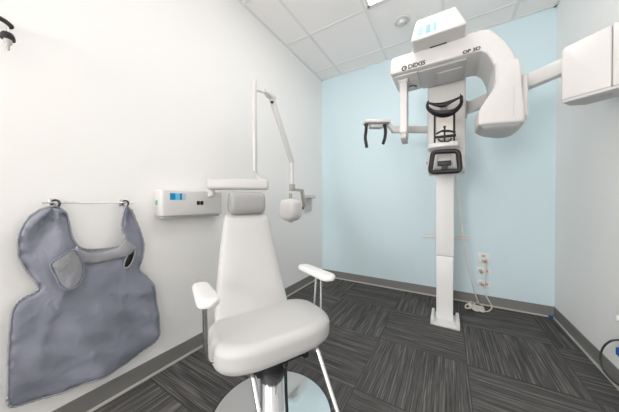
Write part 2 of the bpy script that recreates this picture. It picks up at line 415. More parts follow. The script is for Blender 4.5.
# screen lies on the sloped front
A = Vector((0, -1.192, 2.093)); Z = Vector((0, -1.105, 2.283)); sl = (Z-A).normalized(); nn = Vector((0, -sl.z, sl.y))
def onfront(x, s, off=0.0012): return Vector((x, 0, 0)) + A + sl*s + nn*off
x0, x1, s0, s1 = 1.342, 1.450, 0.030, 0.118
n = bmesh.new(); f = [n.verts.new(onfront(*a)) for a in ((x0, s0), (x1, s0), (x1, s1), (x0, s1))]
g2 = [n.verts.new(onfront(*a, -0.003)) for a in ((x0, s0), (x1, s0), (x1, s1), (x0, s1))]
n.faces.new(f); n.faces.new(g2[::-1])
for i in range(4): n.faces.new((f[i], f[(i+1) % 4], g2[(i+1) % 4], g2[i]))
part('touchscreen', n, M['screen'], hs, smooth=False)
# patient support: white tray, black handle frame, chin rest, temple rest
YS = -0.90
def P(px, py, y=YS): return at(px, py, 1, y)
a = P(425, 144); b = P(458, 144); tz = a.z
tray = [(1.385, -0.70), (1.375, -0.83), (1.385, -0.885), (1.42, -0.905), (1.545, -0.905), (1.58, -0.885), (1.592, -0.83), (1.585, -0.70)]
bm = B(); prism(bm, tray, 2, tz-0.038, tz+0.002, 0.010, 4); sup = part('chin_rest_shelf', bm, M['plastic'])
bm = B(); prism(bm, [(x, y) for x, y in [(1.395, -0.70), (1.40, -0.80), (1.56, -0.80), (1.575, -0.70)]], 2, 1.29, tz-0.036, 0.012, 3); part('support_arm', bm, M['plastic'])
fr = [P(430, 172.3, -0.95), P(433, 152, -0.95), P(458.3, 150.8, -0.95), P(460.3, 171, -0.95)]
def rounded(pts, r, closed=True):
    out = []; n = len(pts)
    for i, p in enumerate(pts):
        if not closed and i in (0, n-1): out.append(Vector(p)); continue
        a = (pts[i-1]-p).normalized(); b = (pts[(i+1) % n]-p).normalized(); s, e = p+a*r, p+b*r
        for k in range(7):
            t = k/6; out.append(s*(1-t)**2 + p*2*t*(1-t) + e*t*t)
    return out
bm = B(); tube(bm, rounded(fr, 0.03), 0.0165, 12, True); hf = part('handle_frame', bm, M['black'])
for px in (433, 458):
    a = P(px, 170, -0.95); a.y = -0.95
    bm = B(); bar(bm, (a.x, -0.955, a.z), (a.x, -0.70, a.z+0.03), 0.018, 0.018, 0.004); part('handle_bracket', bm, M['plastic2'], hf)
c1 = P(437.5, 153.5, -0.82); c2 = P(451, 162, -0.82); bm = B(); box(bm, (c1.x, -0.83, c2.z), (c2.x, -0.79, c1.z), 0.004); part('keypad_block', bm, M['plastic2'])
c1 = P(437.5, 161.5, -0.86); c2 = P(451, 164.5, -0.86); bm = B(); box(bm, (c1.x, -0.87, c2.z), (c2.x, -0.79, c1.z), 0.003)
c1 = P(441.5, 164, -0.86); c2 = P(447.5, 172, -0.86); box(bm, (c1.x, -0.865, c2.z), (c2.x, -0.79, c1.z+0.003), 0.003); part('chin_clamp', bm, M['black'])
# bite block area
c1 = P(437, 117, -0.75); c2 = P(453, 131, -0.75); bm = B(); box(bm, (c1.x, -0.755, c2.z-0.05), (c2.x, -0.70, c1.z), 0.004); part('back_panel', bm, M['cream'])
for x, yt, yb in ((434.7, 112, 143), (454.3, 110, 142)):
    a = P(x, yt); b = P(x, yb); b.x = a.x
    bm = B(); tube(bm, [(a.x, YS, a.z), (a.x, YS, tz-0.002)], 0.0065, 10); part('support_rod', bm, M['black'])
bm = B()
c = P(444.5, 136)
for (xa, ya, xb, yb, rr) in ((434.5, 137.5, 456, 135.2, .010), (436, 134, 442, 130.8, .007), (442, 130.8, 450, 131, .009), (450, 131, 455.5, 132.5, .007), (438, 139, 441, 141.5, .005), (441, 141.5, 449, 141.3, .005), (449, 141.3, 452, 138, .005)):
    tube(bm, [P(xa, ya, YS-0.005), P(xb, yb, YS-0.005)], rr, 8)
part('bite_clamp', bm, M['black'])
a = P(444.6, 127.0); bm = B(); tube(bm, [(a.x, YS-0.005, a.z), (a.x, YS-0.005, tz)], 0.006, 10); lathe(bm, [(0.003, -0.008), (0.009, -0.005), (0.009, 0.004), (0.003, 0.008)], (a.x, YS-0.005, a.z), 2, 16)
part('bite_post', bm, M['black'])
# temple rest: horseshoe toward the patient, cross pad behind
u1 = [P(427.8, 103, -0.86), P(427.6, 107.5, -0.93), P(432.8, 112, -0.96), P(438, 113.5, -0.97), P(443.8, 114, -0.97), P(450, 113, -0.97), P(455.5, 110.5, -0.96), P(461, 104, -0.93), P(461.5, 97, -0.86)]
u1 = rpath(u1, False, 5); rr = [0.014+0.014*math.exp(-((i/(len(u1)-1)-0.5)/0.28)**2) for i in range(len(u1))]
bm = B(); tube(bm, u1, rr, 12, flat=0.7, ref=(0, 0, 1)); tr = part('head_rest_bow', bm, M['black'])
u2 = rpath([P(428.3, 103, -0.86), P(435, 104.5, -0.84), P(443.5, 104.8, -0.83), P(452, 101.2, -0.84), P(461, 96.8, -0.86)], False, 5)
rr = [0.008+0.012*math.exp(-((i/(len(u2)-1)-0.5)/0.25)**2) for i in range(len(u2))]
bm = B(); tube(bm, u2, rr, 12, flat=0.8, ref=(0, 0, 1)); part('forehead_pad', bm, M['black'])
for x, y in ((428.5, 101), (460.5, 94.5)):
    a = P(x, y, -0.86); b = P(x, y+4, -0.86); bm = B(); tube(bm, [(a.x, -0.86, a.z+0.005), (a.x, -0.86, b.z)], 0.003, 8); part('temple_pin', bm, M['black'], tr)
a = P(443.5, 104, -0.83); bm = B(); bar(bm, (a.x, -0.83, a.z), (a.x, -0.70, a.z), 0.05, 0.012, 0.003); part('forehead_bracket', bm, M['plastic2'])
# cephalometric head support on the left
D0 = 1.99
def cp(px, py, d=D0): return CP + fwd*d + rgt*((px-309.5)/FPX*d) - upv*((py-206)/FPX*d)
bm = B()
e0, e1 = cp(392, 129.8), cp(430, 129.8); e1.z = e0.z; e1 = e0+(e1-e0)*1.12
bar(bm, e0, e1, 0.05, 0.052, 0.006); ca = part('cephalometric_arm', bm, M['plastic'])
bm = B(); k0, k1 = cp(388, 124.5), cp(393.5, 130.5); bar(bm, k0, k1, 0.05, 0.03, 0.008); part('arm_elbow', bm, M['plastic'])
bm = B(); k0, k1 = cp(364, 122.6), cp(389, 122.6); bar(bm, k0, k1, 0.10, 0.028, 0.010); part('head_support_plate', bm, M['plastic'])
bm = B(); k0, k1 = cp(369.5, 126.6, D0+0.01), cp(382.5, 126.6, D0+0.01); k0.z -= 0; bar(bm, k0, k1, 0.06, 0.032, 0.008); part('ear_post_slide', bm, M['plastic2'])
for pts in (((366.3, 125), (366, 131), (365.3, 138), (366.8, 147.5)), ((384.6, 125.5), (385.5, 131), (384.8, 138), (383, 144))):
    bm = B(); P3 = rpath([cp(*a, D0-0.02) for a in pts], False, 4)
    tube(bm, P3, 0.0135, 10); lathe(bm, [(0.010, -0.012), (0.017, -0.008), (0.017, 0.006), (0.01, 0.012)], P3[0], 2, 16); part('ear_post', bm, M['black'])
# long diagonal arm to the cephalometric x-ray box on the right
s0 = Vector((1.60, -0.42, 1.828)); s1 = Vector((2.125, -0.924, 1.828))
bm = B(); bar(bm, s0, s1, 0.052, 0.092, 0.008); part('long_arm', bm, M['plastic'])
bm = B(); box(bm, (1.52, -0.515, 1.77), (1.66, -0.37, 1.885), 0.01); part('arm_mount', bm, M['plastic2'])
HO = Vector((2.047, -1.052, 0)); HXd = Vector((0.84, -0.544, 0)).normalized(); HYd = Vector((-HXd.y, HXd.x, 0))
def turned(bm):
    bm.transform(Matrix(((HXd.x, HYd.x, 0, HO.x), (HXd.y, HYd.y, 0, HO.y), (0, 0, 1, 0), (0, 0, 0, 1)))); return bm
bm = B(); prism(bm, [(0.0, 1.582), (0.0, 1.850), (0.012, 1.868), (0.171, 1.882), (0.171, 1.582)], 1, 0, 0.16, 0.008, 4); part('cephalometric_head', turned(bm), M['plastic'])
bm = B(); prism(bm, [(0.173, 1.582), (0.173, 1.886), (0.200, 1.880), (0.207, 1.865), (0.207, 1.582)], 1, 0, 0.16, 0.007, 4); part('end_cover', turned(bm), M['plastic'])
bm = B(); prism(bm, [(0.004, 0.004), (0.008, 0.09), (0.05, 0.155), (0.203, 0.158), (0.203, 0.004)], 2, 1.568, 1.584, 0.004, 2); hb = part('head_tray', turned(bm), M['plastic2'])
bm = B(); box(bm, (0.12, 0.05, 1.5655), (0.165, 0.075, 1.57), 0.002); part('collimator_slot', turned(bm), M['beige'], hb)

# ================================================================ wall bracket, outlets, cords
a = at(423, 233, 1, 0); b = at(470, 240, 1, 0); z0, z1 = 0.640, 0.682
t = thing('wall_bracket', 'white horizontal steel rail on the blue wall behind the machine column', 'bracket', ((a.x+b.x)/2, 0, z0)); qq = Loc(t.location)
bm = B(); box(bm, qq((a.x, -0.012, z0)), qq((b.x, 0, z1)), 0.002); obj('rail', bm, M['white'], t)
bm = B(); box(bm, qq((a.x, -0.017, z1-0.010)), qq((b.x, -0.010, z1)), 0.002); box(bm, qq((a.x, -0.017, z0)), qq((b.x, -0.010, z0+0.010)), 0.002); obj('lip', bm, M['plastic'], t)
for x in (b.x-0.04, a.x+0.04):
    bm = B(); lathe(bm, [(0.007, -0.016), (0.007, -0.010)], qq((x, 0, (z0+z1)/2)), 1, 16); obj('screw', bm, M['steel'], t)

def outlet(x0, z1, x1, z0, label, plug):
    cx, cz = (x0+x1)/2, (z0+z1)/2
    t = thing('wall_outlet', label, 'outlet', (cx, 0, cz), group='outlets stacked on the blue wall'); w, h = abs(x1-x0)/2, abs(z1-z0)/2
    bm = B(); box(bm, (-w, -0.007, -h), (w, 0, h), 0.003); obj('cover_plate', bm, M['pad'], t)
    for s in (-1, 1):
        bm = B()
        if h > w: box(bm, (-0.016, -0.010, s*h*0.45-0.014), (0.016, -0.004, s*h*0.45+0.014), 0.003)
        else: box(bm, (s*w*0.45-0.014, -0.010, -0.014), (s*w*0.45+0.014, -0.004, 0.014), 0.003)
        sk = obj('socket', bm, M['plastic2'], t)
        bm = B()
        for d in (-0.006, 0.006):
            if h > w: box(bm, (d-0.0012, -0.0108, s*h*0.45-0.004), (d+0.0012, -0.0095, s*h*0.45+0.005))
            else: box(bm, (s*w*0.45+d-0.0012, -0.0108, -0.004), (s*w*0.45+d+0.0012, -0.0095, 0.005))
        obj('slots', bm, M['black'], sk, smooth=False)
    return t
a, b = at(478, 253, 1, 0), at(489, 265, 1, 0); outlet(a.x, 0.522, b.x, 0.412, 'upright white outlet plate, topmost of the three on the blue wall', 1)
a, b = at(476.8, 268.8, 1, 0), at(490.2, 276, 1, 0); outlet(a.x, 0.374, b.x, 0.312, 'small white sideways outlet plate, middle of three on the blue wall', 1)
a, b = at(477.2, 281.5, 1, 0), at(490.2, 289, 1, 0); outlet(a.x, 0.247, b.x, 0.180, 'small white sideways outlet plate, lowest of three on the blue wall', 1)

def F(px, py, z=0.008): p = at(px, py, 2, z); return p
def Bk(px, py, y=-0.05): return at(px, py, 1, y)
# power cord: plug at top outlet, drops past the other plates, loops on the floor
pts = [Bk(485, 262, -0.03), Bk(485.5, 267, -0.045), Bk(485, 280, -0.04), Bk(484.6, 292, -0.045), Bk(488.5, 300, -0.06)]
loop = [F(492, 307, .006), F(487, 311.5, .006), F(478, 308, .008), F(470, 303, .012), F(474, 300.5, .02), F(483, 306, .022)]
bm = B(); tube(bm, rpath(pts+loop, False, 6), 0.0052, 8)
t = thing('power_cord', 'ivory power cord plugged in the top outlet, looping on the carpet', 'cord', F(484, 308, 0)); tl = Loc(t.location)
bm.transform(Matrix.Translation(-t.location)); obj('cable', bm, M['cord'], t)
a = Bk(485, 261.3, -0.012); bm = B(); box(bm, tl((a.x-0.014, -0.042, a.z-0.014)), tl((a.x+0.014, -0.0103, a.z+0.014)), 0.005); obj('plug', bm, M['brown'], t)
for py, lab in ((272.5, 'tan plug pushed into the middle outlet plate'), (285, 'tan plug pushed into the lowest outlet plate')):
    a = Bk(483.5 if py < 280 else 484.5, py, -0.012)
    bm = B(); box(bm, (-0.013, -0.014, -0.011), (0.013, 0.0, 0.011), 0.004)
    lathe(bm, [(0.006, -0.020), (0.006, -0.012)], (0, 0, 0), 1, 12)
    o = obj('outlet_plug', bm, M['brown']); o.location = (a.x+0.002-0.019, -0.0105, a.z); tag(o, lab, 'plug')
# long data cable down the column's right side to the coil
pts = [(1.572, -0.44, 1.30), Bk(459, 200, -0.40), Bk(461, 220, -0.34), Bk(465, 250, -0.28), Bk(470, 275, -0.22), Bk(475, 293, -0.16), F(479, 303.5, .03)]
bm = B(); tube(bm, rpath(pts, False, 6), 0.0055, 8)
co = []
ctr = F(474, 309.5, 0)
for i in range(7*16):
    k = i/112; a = i/16*2*math.pi; j_ = int(i/16); ph = -0.9+0.42*j_ if j_ % 2 else 0.3-0.35*j_   # each loop leans its own way from the tie
    u_ = 0.060*(1-math.cos(a)); v_ = 0.020*math.sin(a)
    co.append(Vector((ctr.x-0.035+u_*math.cos(ph)-v_*math.sin(ph), ctr.y+u_*math.sin(ph)*0.8+v_*math.cos(ph), 0.010+0.004*j_+0.012*(1+math.cos(a))*0.5)))
t = thing('coiled_cable', 'ivory cable hanging beside the column, coiled on the carpet', 'cable', (ctr.x, ctr.y, 0)); tl = Loc(t.location)
bm.transform(Matrix.Translation(-t.location)); obj('hanging_cable', bm, M['cord'], t)
bm = B(); tube(bm, [tl(p) for p in co], 0.0065, 7); obj('coil', bm, M['cord'], t)
bm = B(); box(bm, tl((ctr.x-0.042, ctr.y-0.020, 0.003)), tl((ctr.x-0.026, ctr.y+0.020, 0.052)), 0.005); obj('cable_tie', bm, M['cord'], t)

# blue tape in the corner
a = at(549.5, 316.5, 2, 0.0)
bm = B(); prism(bm, [(-0.015, -0.009), (0.003, -0.015), (0.017, -0.002), (0.008, 0.014), (-0.010, 0.011)], 2, 0.0005, 0.026, 0.004)
o = obj('blue_tape', bm, M['tape']); o.location = (W-0.036, -0.036, 0); tag(o, 'small wad of blue tape on the floor in the right back corner', 'tape')

# ================================================================ right wall: cord loop and knob at the edge of the frame
t = thing('hand_switch', 'dark cord loop with round white button, hung on the right wall at the edge', 'hand switch', (W, -0.95, 0.36))
c = at(618, 318.5, 0, W-0.03)
bm = B(); lathe(bm, [(0.008, -0.042), (0.016, -0.038), (0.019, -0.03), (0.016, -0.02), (0.012, 0.0)], Vector((W, c.y, c.z))-t.location, 0, 24); obj('button', bm, M['pad'], t)
bm = B(); box(bm, (-0.035, c.y-0.075+0.95, c.z-0.36-0.05), (0, c.y-0.025+0.95, c.z-0.36+0.05), 0.008); obj('holder', bm, M['plastic'], t)
lp = [at(x, y, 0, W-0.03)-t.location for x, y in ((621, 340), (611, 341), (603.5, 347), (600.5, 356), (602, 367), (608, 376), (617, 384), (628, 388))]
bm = B(); tube(bm, rpath(lp, False, 6), 0.0048, 8); obj('cord', bm, M['blackcord'], t)
c = at(619.5, 352, 0, W-0.03)-t.location; bm = B(); box(bm, (c.x-0.012, c.y-0.02, c.z-0.02), (c.x+0.029, c.y+0.008, c.z+0.022), 0.006); obj('blue_clip', bm, M['tape'], t)

# ================================================================ black fitting, upper left
XF = 0.10
t = thing('wall_hook', 'small black metal hook arm on the white wall at the upper left', 'hook', (0, -2.80, 1.75)); tl = Loc(t.location)
bm = B(); pts = [at(x, y, 0, XF) for x, y in ((-10, 14), (-4, 16.5), (3, 20), (8, 23.5), (11, 26.5), (10, 28), (7.5, 26.5))]
pp = rpath(pts, False, 4); tube(bm, [tl(p) for p in pp], [0.009]*(len(pp)-9)+[0.008, 0.007, 0.006, 0.005, 0.005, 0.004, 0.004, 0.003, 0.003], 10, flat=0.7)
tube(bm, [tl(pp[0]), tl(Vector((0, pp[0].y-0.05, pp[0].z+0.02)))], 0.013, 10); obj('hook_arm', bm, M['black'], t)
t = thing('hanging_clip', 'black domed clip with clear tip hanging from the hook at upper left', 'clip', at(7.5, 50, 0, XF)); tl = Loc(t.location)
c = at(7.7, 36, 0, XF)
bm = B(); lathe(bm, [(a_*0.50, b_*0.62) for a_, b_ in ((0.010, 0.022), (0.026, 0.018), (0.034, 0.006), (0.038, -0.010), (0.037, -0.022), (0.028, -0.020))], tl(c)); obj('dome', bm, M['black'], t)
bm = B(); lathe(bm, [(0.011, -0.014), (0.011, -0.028), (0.005, -0.036), (0.005, -0.05), (0.002, -0.055)], tl(c)); obj('tip', bm, M['clear'], t)
bm = B(); tube(bm, [tl(c+Vector((0, 0, 0.015))), tl(at(7.6, 27, 0, XF))], 0.004, 8); obj('stem', bm, M['steel'], t)

# ================================================================ apron rail and lead apron
XR = 0.055
t = thing('apron_rail', 'thin chrome wall rail with two dark hooks holding up the grey apron', 'rail', (0, -2.43, 1.03)); tl = Loc(t.location)
a = at(42, 202.2, 0, XR); b = at(133, 204, 0, XR); z = (a.z+b.z)/2+0.003
bm = B(); tube(bm, [tl((XR, a.y, z)), tl((XR, b.y, z))], 0.0042, 10); obj('rod', bm, M['chrome'], t)
ha = at(55.5, 204, 0, XR); hb_ = at(125.5, 204, 0, XR)
for h in (ha, hb_):
    bm = B(); box(bm, tl((0, h.y-0.012, z-0.018)), tl((0.010, h.y+0.012, z+0.018)), 0.003); tube(bm, [tl((0, h.y, z)), tl((XR+0.004, h.y, z))], 0.006, 10); obj('bracket', bm, M['steel'], t)
    bm = B(); tube(bm, [tl((XR+0.004*math.cos(k*math.pi/8), h.y+0.012*math.cos(k*math.pi/8), z-0.004+0.015*math.sin(k*math.pi/8))) for k in range(16)], 0.0042, 8, True); obj('ring_hook', bm, M['dark'], t)

XA = 0.06
out_px = [(55.5, 206), (48, 207), (40, 210), (30, 217), (23, 226), (18.5, 237), (18, 249), (21, 261), (28, 272), (36, 282), (39.5, 290), (33, 294.5), (24, 299), (16, 306), (12.5, 315), (11, 328), (10, 345), (9, 365), (8, 390), (7.5, 403), (12, 407),
          (22, 406), (38, 402), (55, 397), (74, 389), (92, 381), (112, 371.5), (130, 361.5), (144, 352.5), (153, 345.5), (158.5, 337), (159.5, 326), (158.5, 312), (156.5, 297), (154, 286), (148, 277.5), (141, 271), (140.5, 266), (143, 255),
          (144.5, 244), (142, 234), (136, 220), (130, 209), (125.5, 206), (123, 214), (122, 226), (124.5, 236), (124, 242), (117, 246.5), (106, 249), (94, 250), (84, 249), (77, 245), (72.5, 236), (71, 224), (67, 214), (60, 207.5)]
def toYZ(px, py): p = at(px, py, 0, XA); return (p.y, p.z)
O2 = [toYZ(*p) for p in out_px]
cen = toYZ(85, 320)
def fold(y, z):
    """cloth relief away from the wall"""
    h = max(0, min(1, (1.03-z)/0.8)); d = 0
    for hy in (ha.y, hb_.y):      # folds radiating from the two hooks
        ang = math.atan2(y-hy, 1.035-z); rr = math.hypot(y-hy, 1.035-z)
        d += 0.014*math.sin(ang*9+hy*7)*math.exp(-rr/0.40)*min(1, rr/0.05)
    d += 0.013*math.sin((y+2.4)*19+z*5+1.0)*h + 0.005*math.sin(y*47+z*14)*h + 0.004*math.sin(z*26-y*11+1)*h + 0.0025*math.sin(z*61+y*30)*h
    d += 0.010*math.exp(-((y+2.42+0.2*(z-0.6))/0.05)**2)*h*0.6
    d += 0.005*math.sin(z*38+y*9)*math.exp(-((y+2.20)/0.10)**2)
    return d
_fold = fold
def fold(y, z):
    h = max(0, min(1, (0.95-z)/0.6)); d = _fold(y, z)
    for a_, b_, c_, w_ in ((-2.56, 0.62, 0.35, 0.014), (-2.44, 0.55, -0.18, 0.018), (-2.33, 0.62, 0.12, 0.012), (-2.25, 0.45, -0.45, 0.014), (-2.62, 0.40, 0.10, 0.012)):
        u = (y-a_)-c_*(z-b_); d += 0.007*math.exp(-abs(u)/w_)*math.exp(-((z-b_)/0.22)**2)
    for a_, b_, c_ in ((-2.30, 0.33, 0.35), (-2.22, 0.52, -0.3), (-2.48, 0.30, 0.2), (-2.60, 0.88, 0.5), (-2.28, 0.90, -0.5)):
        u = (z-b_)-c_*(y-a_); d += 0.005*math.exp(-abs(u)/0.010)*math.exp(-((y-a_)/0.09)**2)
    return d
def pip(x, y, poly):
    c = False; n = len(poly)
    for i in range(n):
        (a, b), (e, f) = poly[i], poly[i-1]
        if (b > y) != (f > y) and x < (e-a)*(y-b)/(f-b)+a: c = not c
    return c
def dist(x, y, poly):
    d = 9
    for i in range(len(poly)):
        (a, b), (e, f) = poly[i-1], poly[i]; L2 = (e-a)**2+(f-b)**2 or 1e-9
        t = max(0, min(1, ((x-a)*(e-a)+(y-b)*(f-b))/L2)); d = min(d, math.hypot(x-a-t*(e-a), y-b-t*(f-b)))
    return d
def sheet(poly2, step, base, ripple=0.0, relief=fold, thick=0.010):
    sm = [(v.x, v.y) for v in rpath([(a, b, 0) for a, b in poly2], True, 5)]
    ys = [p[0] for p in sm]; zs = [p[1] for p in sm]; pts = [Vector(p) for p in sm]; nb = len(pts)
    y = min(ys); 
    while y < max(ys):
        z = min(zs)
        while z < max(zs):
            u, w = y+random.uniform(-.2, .2)*step, z+random.uniform(-.2, .2)*step
            if pip(u, w, sm) and dist(u, w, sm) > step*0.55: pts.append(Vector((u, w)))
            z += step
        y += step
    vs, es, fs, *_ = delaunay_2d_cdt(pts, [(i, (i+1) % nb) for i in range(nb)], [], 1, 1e-6)
    bm = bmesh.new(); V = []; s = 0
    for v in vs:
        d = dist(v.x, v.y, sm); puck = ripple*math.exp(-d/0.02)*math.sin((math.atan2(v.y-cen[1], v.x-cen[0]))*120)
        V.append(bm.verts.new((base+relief(v.x, v.y)+puck-0.006*math.exp(-d/0.012), v.x, v.y)))
    for f in fs:
        try: bm.faces.new([V[i] for i in f])
        except ValueError: pass
    bmesh.ops.recalc_face_normals(bm, faces=bm.faces)
    if sum(f.normal.x for f in bm.faces) < 0: bmesh.ops.reverse_faces(bm, faces=bm.faces)
    edge = [Vector((base+relief(a, b)+ripple*math.sin((math.atan2(b-cen[1], a-cen[0]))*120)-0.006, a, b)) for a, b in sm]
    return bm, edge
t = thing('lead_apron', 'grey lead apron hanging from the rail on the white wall', 'apron', (0.03, -2.43, 0.21)); tl = Loc(t.location)
def cloth(name, poly, step, base, m, ripple, thick, parent=t, relief=fold):
    bm, edge = sheet(poly, step, base, ripple, relief); bm.transform(Matrix.Translation(-t.location))
    o = obj(name, bm, m, t, angle=80, flip=False)
    sd = o.modifiers.new('thickness', 'SOLIDIFY'); sd.thickness = thick; sd.offset = -1
    return o, edge
body, edge = cloth('apron_body', O2, 0.013, XA, M['apron'], 0.003, 0.012)
bm = B(); tube(bm, [tl(p+Vector((-0.001, 0, 0))) for p in edge], 0.0042, 8, True); obj('edge_binding', bm, M['apron2'], t)
XB = XA+0.016
def toYZb(px, py, x=XB): p = at(px, py, 0, x); return (p.y, p.z)
col_px = [(77, 246.5), (84, 251), (95, 253.5), (106, 251.5), (117, 247.5), (125, 240), (129, 240.5), (138, 246.5), (134, 251.5), (124, 256.5), (110, 261), (96, 264), (82, 263), (74, 259)]
collar, e2 = cloth('neck_band', [toYZb(*p) for p in col_px], 0.010, XB, M['apron2'], 0.001, 0.008)
flap_px = [(50, 265), (58, 257.5), (68, 251), (74, 250), (80, 256), (84, 266), (83.5, 277), (79, 285), (70, 289), (61, 286.5), (56, 278)]
XC = XB+0.016
def rel2(y, z): return fold(y, z)+0.0016*math.sin((y*0.9+z*0.45)*560)
flap, e3 = cloth('shoulder_flap', [toYZb(*p, XC) for p in flap_px], 0.008, XC, M['apron2'], 0.0, 0.008, relief=rel2)
bm = B(); tube(bm, [tl(p+Vector((0.002, 0, 0))) for p in e3], 0.0035, 8, True); obj('flap_stitching', bm, M['apron'], t)
sl_px = [(124, 267), (126, 257), (130, 249.5), (135.5, 248), (134, 256), (129.5, 266)]
strap, e4 = cloth('arm_slot', [toYZb(*p) for p in sl_px], 0.010, XB-0.004, M['black'], 0, 0.004)
bm = B(); tube(bm, [tl(p+Vector((0.003, 0, 0))) for p in e4], 0.004, 8, True); obj('slot_binding', bm, M['apron2'], t)

# ================================================================ intraoral x-ray unit on the left wall
iu = thing('intraoral_xray_unit', 'white wall-mounted dental x-ray unit with folding arm and rounded head', 'x-ray unit', (0, -1.90, 1.04)); tl = Loc(iu.location)
def ip(name, bm, m, parent=iu, **k):
    bm.transform(Matrix.Translation(-Vector(iu.location))); return obj(name, bm, m, parent, **k)
XB2 = 0.085
a = at(160.5, 203, 0, XB2); b = at(223.5, 203, 0, XB2)
zt, zb = at(190, 190.5, 0, XB2).z, at(190, 215.5, 0, XB2).z
bm = B(); prism(bm, [(0, a.y+0.004), (0.055, a.y), (XB2-0.006, a.y+0.010), (XB2, a.y+0.030), (XB2, b.y-0.02), (XB2-0.02, b.y), (0, b.y)], 2, zb, zt, 0.010, 4); bx = ip('control_box', bm, M['plastic'], angle=30)
bm = B(); box(bm, (0, a.y+0.02, zb-0.014), (XB2-0.02, b.y-0.02, zb+0.006), 0.004); ip('box_underside', bm, M['plastic2'])
a1, b1 = at(170, 193, 0, XB2), at(185.8, 200, 0, XB2)
bm = B(); box(bm, (XB2-0.001, a1.y, b1.z), (XB2+0.0015, b1.y, a1.z)); ip('display', bm, M['lcd'], bx, smooth=False)
for px in (198.3, 201.8):
    c = at(px, 202.9, 0, XB2); bm = B(); box(bm, (XB2-0.001, c.y-0.011, c.z-0.013), (XB2+0.003, c.y+0.011, c.z+0.013), 0.002); ip('key', bm, M['black'], bx)
c = at(157.8, 202.5, 0, 0.045); bm = B(); box(bm, (0.030, a.y-0.002, c.z-0.014), (0.050, a.y+0.004, c.z+0.014), 0.001); ip('power_switch', bm, M['green'], bx)
a = at(207, 185.3, 0, 0.10); b = at(268.5, 186, 0, 0.42); a.z += 0.008; b.z = a.z
bm = B(); bar(bm, a, b, 0.055, 0.076, 0.020); ip('extension_arm', bm, M['arm'])
bm = B(); tube(bm, [(0.10, a.y+0.035, a.z), (0.10, a.y+0.035, zt-0.03)], 0.022, 20); box(bm, (0, a.y+0.015, zt-0.04), (0.10, a.y+0.055, zt-0.01), 0.004); ip('arm_pivot', bm, M['plastic'])
XS = 0.34
def ap(px, py, x=XS): return at(px, py, 0, x)
g1, g0 = ap(254.3, 79), ap(254.8, 172); foot_ = ap(262, 176)
bm = B(); bar(bm, (XS, g0.y, g0.z), (XS, g0.y, g1.z), 0.030, 0.029, 0.007, up=(0, 1, 0)); ip('upright_arm', bm, M['plastic'])
bm = B(); tube(bm, rpath([(XS, g0.y, g0.z+0.01), (XS+0.01, g0.y+0.015, g0.z-0.03), (b.x-0.03, b.y-0.02, a.z+0.02)], False, 5), 0.011, 12); ip('upright_foot', bm, M['plastic2'])
e0, e1 = ap(271.5, 98), ap(292, 163); el = ap(266, 92)
bm = B(); bar(bm, e0, e1, 0.035, 0.044, 0.010, up=(0, 1, 0)); ip('scissor_arm', bm, M['plastic'])
bm = B(); tube(bm, [ap(264.5, 91), ap(268.5, 94.5), ap(274, 99)], [0.016, 0.028, 0.024], 16); ip('elbow_cap', bm, M['plastic'])
bm = B(); tube(bm, [ap(254.5, 90), ap(265.5, 92.5)], 0.008, 10); ip('elbow_link', bm, M['plastic'])
bm = B(); tube(bm, [ap(271.5, 101.2, XS+0.02), ap(272.5, 102.8, XS+0.02)], 0.012, 10); ip('elbow_bolt', bm, M['dark'])
w0, w1 = ap(291.6, 161), ap(292, 184)
bm = B(); tube(bm, [w0, (w0.x, w0.y, w1.z)], 0.019, 16); ip('drop_post', bm, M['plastic'])
bm = B()
yk = [ap(292, 184), ap(292, 190.5)]
bar(bm, yk[0], (yk[0].x, yk[0].y, yk[1].z), 0.042, 0.042, 0.005, up=(0, 1, 0))
c0 = ap(291, 189.5); c1 = ap(302.5, 189.5); bar(bm, c0, (c1.x, c1.y, c0.z), 0.034, 0.022, 0.004)
c2 = ap(302, 188.5); c3 = ap(304.8, 207); bar(bm, (c2.x, c2.y-0.005, c0.z+0.01), (c3.x, c3.y, c3.z), 0.034, 0.022, 0.004, up=(0, 1, 0)); yoke = ip('yoke', bm, M['beige'])
c = ap(302.5, 208); bm = B(); tube(bm, [c, Vector((c.x+0.02, c.y-0.03, c.z))], 0.014, 12); ip('pivot_knob', bm, M['dark'])
c = ap(290.5, 194.8); bm = B(); tube(bm, [Vector((c.x+0.0, c.y, c.z+0.012)), Vector((c.x, c.y, c.z-0.03))], 0.014, 12); ip('head_pin', bm, M['beige'])
hc = ap(290.8, 209.8, XS+0.02)
rg = []; K = 18
for i in range(K+1):
    ph = -math.pi/2+math.pi*i/K; s = math.copysign(abs(math.sin(ph))**(2/4.0), math.sin(ph)); cc = max(0.02, abs(math.cos(ph))**(2/4.0))
    th = 1-0.10*(s < 0)*abs(s)
    rg.append([(hc.x+x*cc*th, hc.y+y*cc*th, hc.z+0.092*s) for x, y in sell(0.087, 0.082, 3.6, 36)])
ip('tube_housing', loft(B(), rg), M['plastic'], angle=70)
bm = B(); lathe(bm, [(0.058, 0.02), (0.056, -0.004), (0.04, -0.012), (0.022, -0.014), (0.020, -0.026), (0.01, -0.028)], (hc.x, hc.y, hc.z-0.082)); ip('cone_ring', bm, M['plastic2'])
# holder on the wall behind the head
a = at(303, 195, 0, 0.02); b = at(312.5, 211, 0, 0.02)
t = thing('sensor_holder', 'small pale wall holder just right of the rounded x-ray head', 'holder', (0, (a.y+b.y)/2, b.z)); t2 = Loc(t.location)
bm = B(); box(bm, t2((0, a.y+0.03, b.z)), t2((0.022, b.y-0.02, a.z-0.01)), 0.004); obj('back_plate', bm, M['plastic2'], t)
bm = B(); box(bm, t2((0, a.y-0.01, a.z-0.035)), t2((0.06, b.y+0.02, a.z)), 0.005); obj('cradle', bm, M['plastic'], t)

